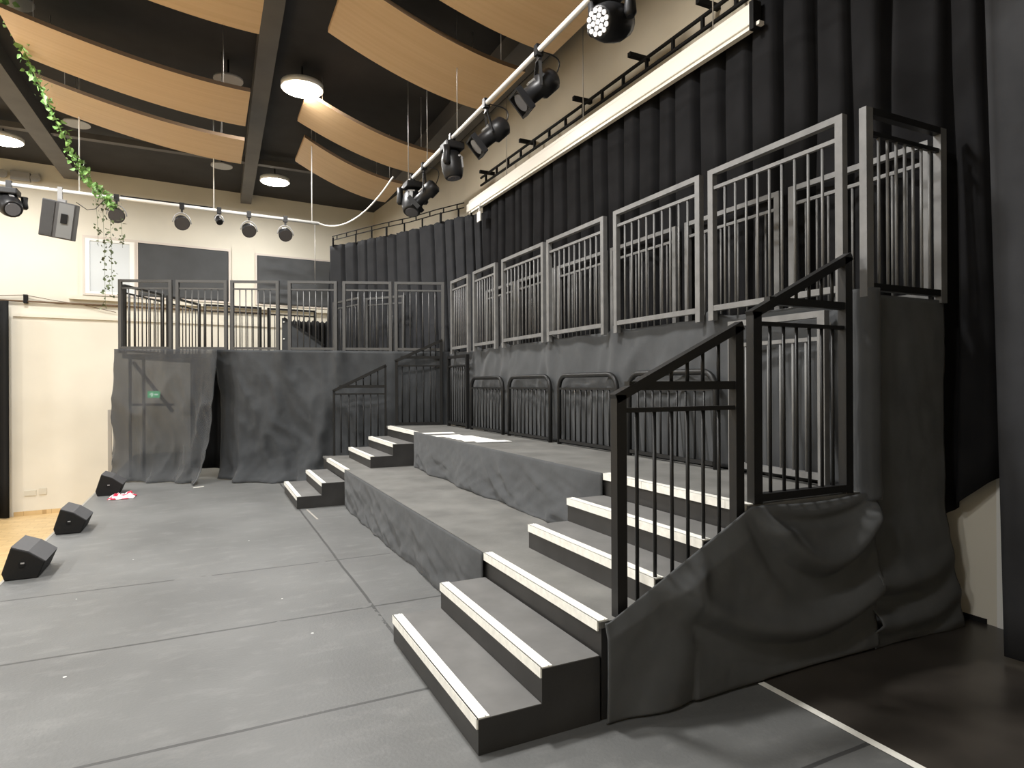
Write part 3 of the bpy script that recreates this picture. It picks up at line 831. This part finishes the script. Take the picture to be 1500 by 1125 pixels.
# ------------------------------------------------------------------ lighting bars
t = thing('lighting_bar', 'white lighting bar running along the right wall towards the back corner', 'lighting bar', (2.755, 1.5, 4.6))
bm = new(); add_tube(bm, [(2.755, 2.5, 4.6), (2.755, 9.5, 4.6)], .026, 12); obj('pipe', bm, M_alu, t)
for y in (3.6, 7.15, 8.3, 9.2):
    bm = new(); add_tube(bm, [(2.755, y, 4.62), (2.755, y, 6.249)], .006, 6); obj('hanger', bm, M_steel, t)
B0, B1 = Vector((-3.3, 11.4, 4.5)), Vector((1.83, 11.62, 4.44))
bar2 = lambda x: B0 + (B1-B0)*((x-B0.x)/(B1.x-B0.x))
t = thing('lighting_bar', 'white lighting bar across the back in front of the cream wall', 'lighting bar', tuple(B0))
bm = new(); add_tube(bm, [B0, B1], .028, 12); obj('pipe', bm, M_alu, t)
bm = new(); add_tube(bm, [bar2(-1.2)+Vector((0, 0, .035)), bar2(.1)+Vector((0, 0, .035))], .014, 6); obj('cable', bm, M_blk, t)
for x in (-1.73, .12, 1.7):
    p = bar2(x); bm = new(); add_tube(bm, [p+Vector((0, 0, .02)), (p.x, p.y, 6.249)], .010, 6); obj('hanger', bm, M_white, t)
p = bar2(1.75); bm = new(); add_tube(bm, [p, p+Vector((0, 0, -1.1))], .007, 5); obj('drop_cable', bm, M_steel, t)
bm = new(); q = bar2(1.82)
add_tube(bm, [q + (Vector((2.6, 9.5, 4.75))-q)*s + Vector((0, 0, -.30*4*s*(1-s))) for s in [k/12 for k in range(13)]], .013, 6); tag(obj('loose_cable', bm, M_white), 'white cable drooping from the end of the back bar up to the ceiling', 'cable')

def aimed(bm_fn, o, d, up=(0, 0, 1)):
    d = Vector(d).normalized(); u = Vector(up)
    s = d.cross(u).normalized(); u = s.cross(d)
    return lambda a, b, c: Vector(o) + s*a + u*b + d*c

def hook(t, top, drop):
    x, y, z = top
    bm = new(); add_box(bm, x-.035, x+.035, y-.03, y+.03, z-.05, z+.05); add_bar(bm, (x, y, z-.04), (x, y, z-drop), .03)
    obj('clamp', bm, M_lampb, t)

def par(label, top, aim, r=.115, drop=.1, face=M_face, ln=.12, group='par cans on the back lighting bar'):
    t = thing('par_can', label, 'stage light', top, group)
    hook(t, top, drop)
    c = Vector(top) + Vector((0, 0, -drop-r-.06))
    d = Vector(aim).normalized(); s = d.cross(Vector((0, 0, 1))).normalized(); u = s.cross(d)
    bm = new(); pts = [c+s*(r+.02)]
    for k in range(0, 9):
        a = pi*k/8; pts.append(c + s*(r+.02)*cos(a) + Vector((0, 0, 1))*(r+.05)*sin(a))
    add_tube(bm, pts[1:], .009, 6); obj('yoke', bm, M_lampg, t)
    bm = new(); add_tube(bm, [c-d*ln, c-d*ln*.7, c+d*.03, c+d*.035], [r*.55, r*.9, r, r*.93], 18); cn = obj('can', bm, M_lampb, t)
    bm = new(); add_tube(bm, [c+d*.034, c+d*.042], r*.9, 18); obj('lens', bm, face, cn)
    return t

def profile(label, top, aim, off=(0, 0, -.33), L=.42, r=.085):
    t = thing('profile_spotlight', label, 'stage light', top, 'lights on the right hand bar')
    hook(t, top, .10)
    c = Vector(top) + Vector(off); d = Vector(aim).normalized(); s = d.cross(Vector((0, 0, 1))).normalized(); u = s.cross(d)
    bm = new()
    for k in (-1, 1):
        add_bar(bm, c+s*k*(r+.02), Vector(top)+Vector((0, 0, -.09))+s*k*.035, .03, .012)
    add_bar(bm, Vector(top)+Vector((0, 0, -.09))-s*.05, Vector(top)+Vector((0, 0, -.09))+s*.05, .03, .012)
    obj('yoke', bm, M_lampb, t)
    bm = new(); add_tube(bm, [c-d*L*.5, c-d*L*.42, c-d*L*.1, c-d*L*.05, c+d*L*.42, c+d*L*.45], [r*.8, r*1.25, r*1.3, r*.95, r*.95, r*1.1], 14); br_ = obj('barrel', bm, M_lampb, t)
    bm = new(); e = c+d*L*.45
    for (i, j) in ((-1, 0), (1, 0), (0, -1), (0, 1)):
        q = e + s*i*r*1.2 + u*j*r*1.2; h = (u if i else s)*r*1.25
        add_bar(bm, q-h, q+h, .02, .06, up=tuple(d))
    obj('gel_frame', bm, M_lampb, br_)
    bm = new(); add_tube(bm, [e+d*.0, e+d*.012], r*.95, 18); obj('lens', bm, M_lens, br_)
    bm = new(); add_box(bm, -.045, .045, -.012, .012, -.03, .03)
    for v in bm.verts: v.co = c + u*r*1.05 + d*v.co.x + s*v.co.y*2 + u*v.co.z*.3
    obj('badge', bm, M_steel, br_)
    bm = new(); e2 = c-d*L*.5
    add_tube(bm, [e2 + (Vector(top)-e2)*q - d*.16*sin(pi*q) + Vector((0, 0, -.05*sin(pi*q))) for q in [k/10 for k in range(11)]], .007, 5); obj('cable', bm, M_lampb, t)
    return t

def mover(label, top, aim, off=(0, 0, -.32), r=.13, led=False, group='lights on the right hand bar'):
    t = thing('moving_head_light', label, 'stage light', top, group)
    hook(t, top, .08)
    tp = Vector(top)
    bm = new(); add_box(bm, tp.x-.12, tp.x+.12, tp.y-.13, tp.y+.13, tp.z-.16, tp.z-.07); obj('base', bm, M_lampb, t, bevel=.015)
    c = tp+Vector(off); d = Vector(aim).normalized(); s = d.cross(Vector((0, 0, 1))).normalized(); u = s.cross(d)
    for k in (-1, 1):
        bm = new(); a = Vector((c.x, c.y, tp.z-.15)) + s*k*(r+.035); b = c + s*k*(r+.035)
        add_tube(bm, [a, (a+b)/2, b, b+(b-a).normalized()*.03], [.045, .04, .05, .03], 10); obj('arm', bm, M_lampb, t)
    bm = new(); add_tube(bm, [c-d*r*1.35, c-d*r*1.2, c-d*r*.5, c+d*r*.5, c+d*r*1.15, c+d*r*1.25], [r*.4, r*.8, r*1.02, r*1.02, r*.85, r*.75], 16); hd = obj('head', bm, M_lampb, t)
    bm = new()
    if led:
        e = c+d*r*1.26
        for (i, j) in [(0, 0)] + [(cos(k*pi/3), sin(k*pi/3)) for k in range(6)] + [(1.9*cos(k*pi/6), 1.9*sin(k*pi/6)) for k in range(12)]:
            q = e + s*i*r*.31 + u*j*r*.31; add_tube(bm, [q-d*.01, q+d*.01], r*.14, 8)
        obj('led_cluster', bm, M_led, hd)
    else:
        add_tube(bm, [c+d*r*1.22, c+d*r*1.3], r*.62, 16); obj('lens', bm, M_lens, hd)
        bm = new(); add_bar(bm, c+u*r*1.0-d*r*.6, c+u*r*1.0+d*r*.5, .05, .02); add_bar(bm, c+u*r-d*r*.6+s*.05, c+u*r-d*r*.6-s*.05, .03, .02); obj('badge', bm, M_lampg, hd)
    return t

X = 2.755
mover('black washer light with white led cluster hanging at the top right of the bar', (X, 3.92, 4.62), (-.9, -.3, -.35), (0, .0, -.36), .135, True)
profile('black profile spotlight near the top of the right bar, next to the led washer', (X, 5.07, 4.6), (-.75, .1, -.66), (.05, .12, -.30), .46, .088)
profile('black profile spotlight below the large wooden panel, between washer lights', (X, 6.27, 4.6), (-.75, .1, -.66), (.05, .0, -.34), .46, .088)
mover('black moving head with grey badge hanging from the middle of the right bar', (X, 7.33, 4.6), (.1, -.1, -1), (0, 0, -.34), .13)
mover('large black moving head at the far end of the right bar', (X, 9.0, 4.6), (-.2, -.4, -.9), (0, .0, -.36), .15)
profile('black spotlight partly hidden behind the large moving head on the right bar', (X, 8.45, 4.6), (-.6, .4, -.66), (.05, .1, -.36), .42, .085)

p = bar2(-1.25); par('round par can at the end of the ivy garland', tuple(p), (.1, -.9, -.35))
p = bar2(-.35); par('round par can on the back bar above the dark flat blind', tuple(p), (.15, -.85, -.5))
p = bar2(.66); par('round par can on the back bar before the white pillar', tuple(p), (.15, -.85, -.6))
p = bar2(1.25); par('round par can at the right end of the back bar', tuple(p), (.1, -.85, -.6))
p = bar2(.2); par('small dark pin spot in the middle of the back bar', tuple(p), (.3, -.7, -.7), r=.055, drop=.06, ln=.14, face=M_blk)
p = bar2(-2.58); mover('grey white moving head on the back bar at the left edge', tuple(p), (.4, -.75, -.5), (0, 0, -.3), .15, group=None)

# suspended loudspeaker
p = bar2(-1.97)
t = thing('hanging_loudspeaker', 'dark grey loudspeaker hanging tilted from the back lighting bar', 'loudspeaker', tuple(p))
bm = new(); add_box(bm, p.x-.03, p.x+.03, p.y-.03, p.y+.03, p.z-.16, p.z+.05); obj('clamp', bm, M_lampg, t)
c = p+Vector((0, -.02, -.45))
R = Matrix.Rotation(.14, 3, 'Y') @ Matrix.Rotation(.18, 3, 'X')
def rb(x0, x1, y0, y1, z0, z1):
    bm = new(); add_box(bm, x0, x1, y0, y1, z0, z1)
    for v in bm.verts: v.co = c + R @ v.co
    return bm
bm = new(); add_prism(bm, [(-.21, -.16), (.21, -.16), (.21, .10), (.12, .17), (-.12, .17), (-.21, .10)], 'z', -.27, .27)
for v in bm.verts: v.co = c + R @ v.co
obj('cabinet', bm, M_spk, t, bevel=.01)
obj('grille', rb(-.20, -.05, -.172, -.16, -.25, .25), M_grille, t)
obj('back_plate', rb(0.0, .19, -.17, -.16, -.25, .25), M_spk2, t)
obj('handle', rb(.04, .12, -.185, -.17, -.04, .10), M_blk, t)
obj('bracket', rb(-.05, .05, -.05, .05, .27, .31), M_lampg, t)
bm = new(); add_tube(bm, [p+Vector((.2, 0, -.15)), p+Vector((.34, .0, -.25)), p+Vector((.45, 0, -.22)), p+Vector((.6, 0, -.02))], .006, 5); obj('cable', bm, M_lampb, t)

# emergency twin spot on the back wall
t = thing('emergency_light', 'grey emergency light box with two round heads high on the back wall', 'emergency light', (-3.5, wy(-3.5), 5.9))
obj('light_box', wallbox(-3.62, -3.3, 5.82, 6.0, .1, -.1), M_lampg, t)
for x in (-3.2, -3.74):
    bm = new(); add_tube(bm, [(x, wy(x)-.02, 5.9), (x, wy(x)-.14, 5.9)], [.05, .09], 14); obj('lamp_head', bm, M_lampg, t)

# ------------------------------------------------------------------ ivy garland
def garland(name, label, pts, n, size, m, group=None, jitter=.05, stem=.006):
    t = thing(name, label, 'garland', pts[0], group)
    P = [Vector(p) for p in pts]
    def at(s):
        s = min(.9999, max(0, s))*(len(P)-1); k = int(s); f = s-k
        return P[k]+(P[k+1]-P[k])*f
    bm = new(); add_tube(bm, [at(k/24) for k in range(25)], stem, 5); obj('vine', bm, m, t)
    bm = new()
    for k in range(n):
        c = at(random.random()) + Vector([random.gauss(0, jitter) for _ in range(3)])
        a = Vector([random.gauss(0, 1) for _ in range(3)]).normalized(); b = a.cross(Vector([random.gauss(0, 1) for _ in range(3)])).normalized()
        nn = a.cross(b); L = size*(.6+.8*random.random())
        q = [c, c+a*L*.35+b*L*.42+nn*L*.06, c+a*L*.8+b*L*.25, c+a*L*1.15-nn*L*.1, c+a*L*.8-b*L*.25, c+a*L*.35-b*L*.42+nn*L*.06]
        mid = [bm.verts.new(v) for v in q]
        bm.faces.new((mid[0], mid[1], mid[2], mid[3])); bm.faces.new((mid[0], mid[3], mid[4], mid[5]))
    obj('leaves', bm, m, t)
    return t
garland('ivy_garland', 'green artificial ivy garland strung from the ceiling down to the back lighting bar',
        [(-2.1, 8.4, 5.95), (-2.04, 8.84, 5.85), (-2.02, 9.8, 5.68), (-1.93, 10.6, 5.40), (-1.78, 11.2, 4.98), (-1.58, 11.42, 4.66), (-1.42, 11.45, 4.45), (-1.25, 11.44, 4.28)], 400, .062, M_leaf, jitter=.036)
for (x, z0, z1, w) in ((-1.52, 4.45, 3.75, 'leftmost, short'), (-1.43, 4.42, 2.75, 'middle, longest'), (-1.34, 4.42, 2.95, 'right of the longest'), (-1.2, 4.3, 3.7, 'rightmost, short')):
    garland('ivy_strand', 'thin hanging strand of small leaves below the back bar, ' + w, [(x, 11.46, z0), (x+.02, 11.46, (z0+z1)/2), (x+.03, 11.46, z1)], int(34*(z0-z1)), .045, M_leafd, 'hanging ivy strands', .025, .0025)

# ------------------------------------------------------------------ monitors and things on the floor
def wedge(label, x, y, ln=.47, s=1.):
    t = thing('stage_monitor', label, 'floor monitor', (x, y, 0), 'floor monitors on the stage edge')
    poly = [(0, .06), (.02, 0), (.235, 0), (.285, .125), (.17, .215), (.06, .26)]
    poly = [(x+p*s, q*s+.001) for p, q in poly]
    bm = new(); add_prism(bm, poly, 'y', y, y+ln); cb = obj('cabinet', bm, M_wedge, t, bevel=.008)
    bm = new(); add_prism(bm, [poly[4], poly[5], (poly[5][0], poly[5][1]+.004), (poly[4][0]+.002, poly[4][1]+.004)], 'y', y+.01, y+ln-.01); obj('top_panel', bm, M_wedgetop, t)
    bm = new(); add_prism(bm, [poly[3], poly[4], (poly[4][0]+.002, poly[4][1]+.005), (poly[3][0]+.003, poly[3][1]+.004)], 'y', y+.01, y+ln-.01); obj('grille', bm, M_wedgetop, t)
    bm = new(); add_tube(bm, [(x+.13*s, y-.004, .12*s), (x+.13*s, y+.01, .12*s)], .022, 12); obj('socket', bm, M_blk, cb)
    bm = new(); add_box(bm, x+.125*s, x+.15*s, y-.006, y-.003, .125*s, .137*s); obj('badge', bm, M_lampg, cb)
    return t
wedge('black wedge floor monitor nearest the camera on the stage edge', -1.46, 6.2)
wedge('middle black wedge floor monitor on the stage edge', -1.43, 7.9)
wedge('farthest black wedge floor monitor, next to the red and white cloth', -1.40, 10.4, .47, 1.15)

def fn(u, v):
    r = 1-.25*nz(u, v, 0, 6)
    x = -1.2+.30*u + .03*nz(u, v, 3, 5); y = 9.98 + .30*v + .05*nz(u, v, 7, 4)
    e = min(u, v, 1-u, 1-v)*5
    return (x, y, .006 + min(1, e)*.06*abs(nz(u, v, 1, 4.5)) + .02*min(1, e))
tag(grid('crumpled_cloth', fn, 30, 30, M_red, loc=(-1.1, 10.1, 0)), 'crumpled red and white cloth on the floor by the farthest monitor', 'cloth')
bm = new(); add_prism(bm, [(-.19, 10.60), (-.05, 10.66), (-.04, 10.70), (-.18, 10.65)], 'z', .0005, .003)
tag(obj('tape_scrap', bm, M_tape), 'small scrap of white tape on the floor before the wing drape', 'tape')
bm = new(); add_prism(bm, [(1.13, 7.45), (1.15, 7.45), (1.12, 8.1), (1.10, 8.1)], 'z', .0005, .002)
tag(obj('tape_scrap', bm, M_galv), 'faded strip of tape on the floor before the far steps', 'tape')
bm = new(); add_box(bm, 2.52, 2.56, -1.5, 2.33, .0045, .006)
tag(obj('floor_tape', bm, M_tape), 'long white tape line on the floor at lower right', 'tape')

# ------------------------------------------------------------------ camera, world, view
cam = bpy.data.cameras.new('camera'); co = bpy.data.objects.new('camera', cam); COL.objects.link(co)
cam.sensor_fit = 'HORIZONTAL'; cam.sensor_width = 36; cam.lens = 919.39/1500*36
co.matrix_world = Matrix.Translation((0, 0, 1.5329)) @ Matrix.Rotation(-.4529, 4, 'Z') @ Matrix.Rotation(pi/2+.0011, 4, 'X') @ Matrix.Rotation(-.0048, 4, 'Z')
cam.clip_start = .05; cam.clip_end = 100
scene.camera = co
w = bpy.data.worlds.new('World'); scene.world = w; w.use_nodes = True
w.node_tree.nodes['Background'].inputs[0].default_value = (.9, .92, 1, 1)
w.node_tree.nodes['Background'].inputs[1].default_value = .05
vs = scene.view_settings
vs.view_transform = 'Standard'; vs.look = 'None'; vs.gamma = 1; vs.use_curve_mapping = False
vs.exposure = 0.0
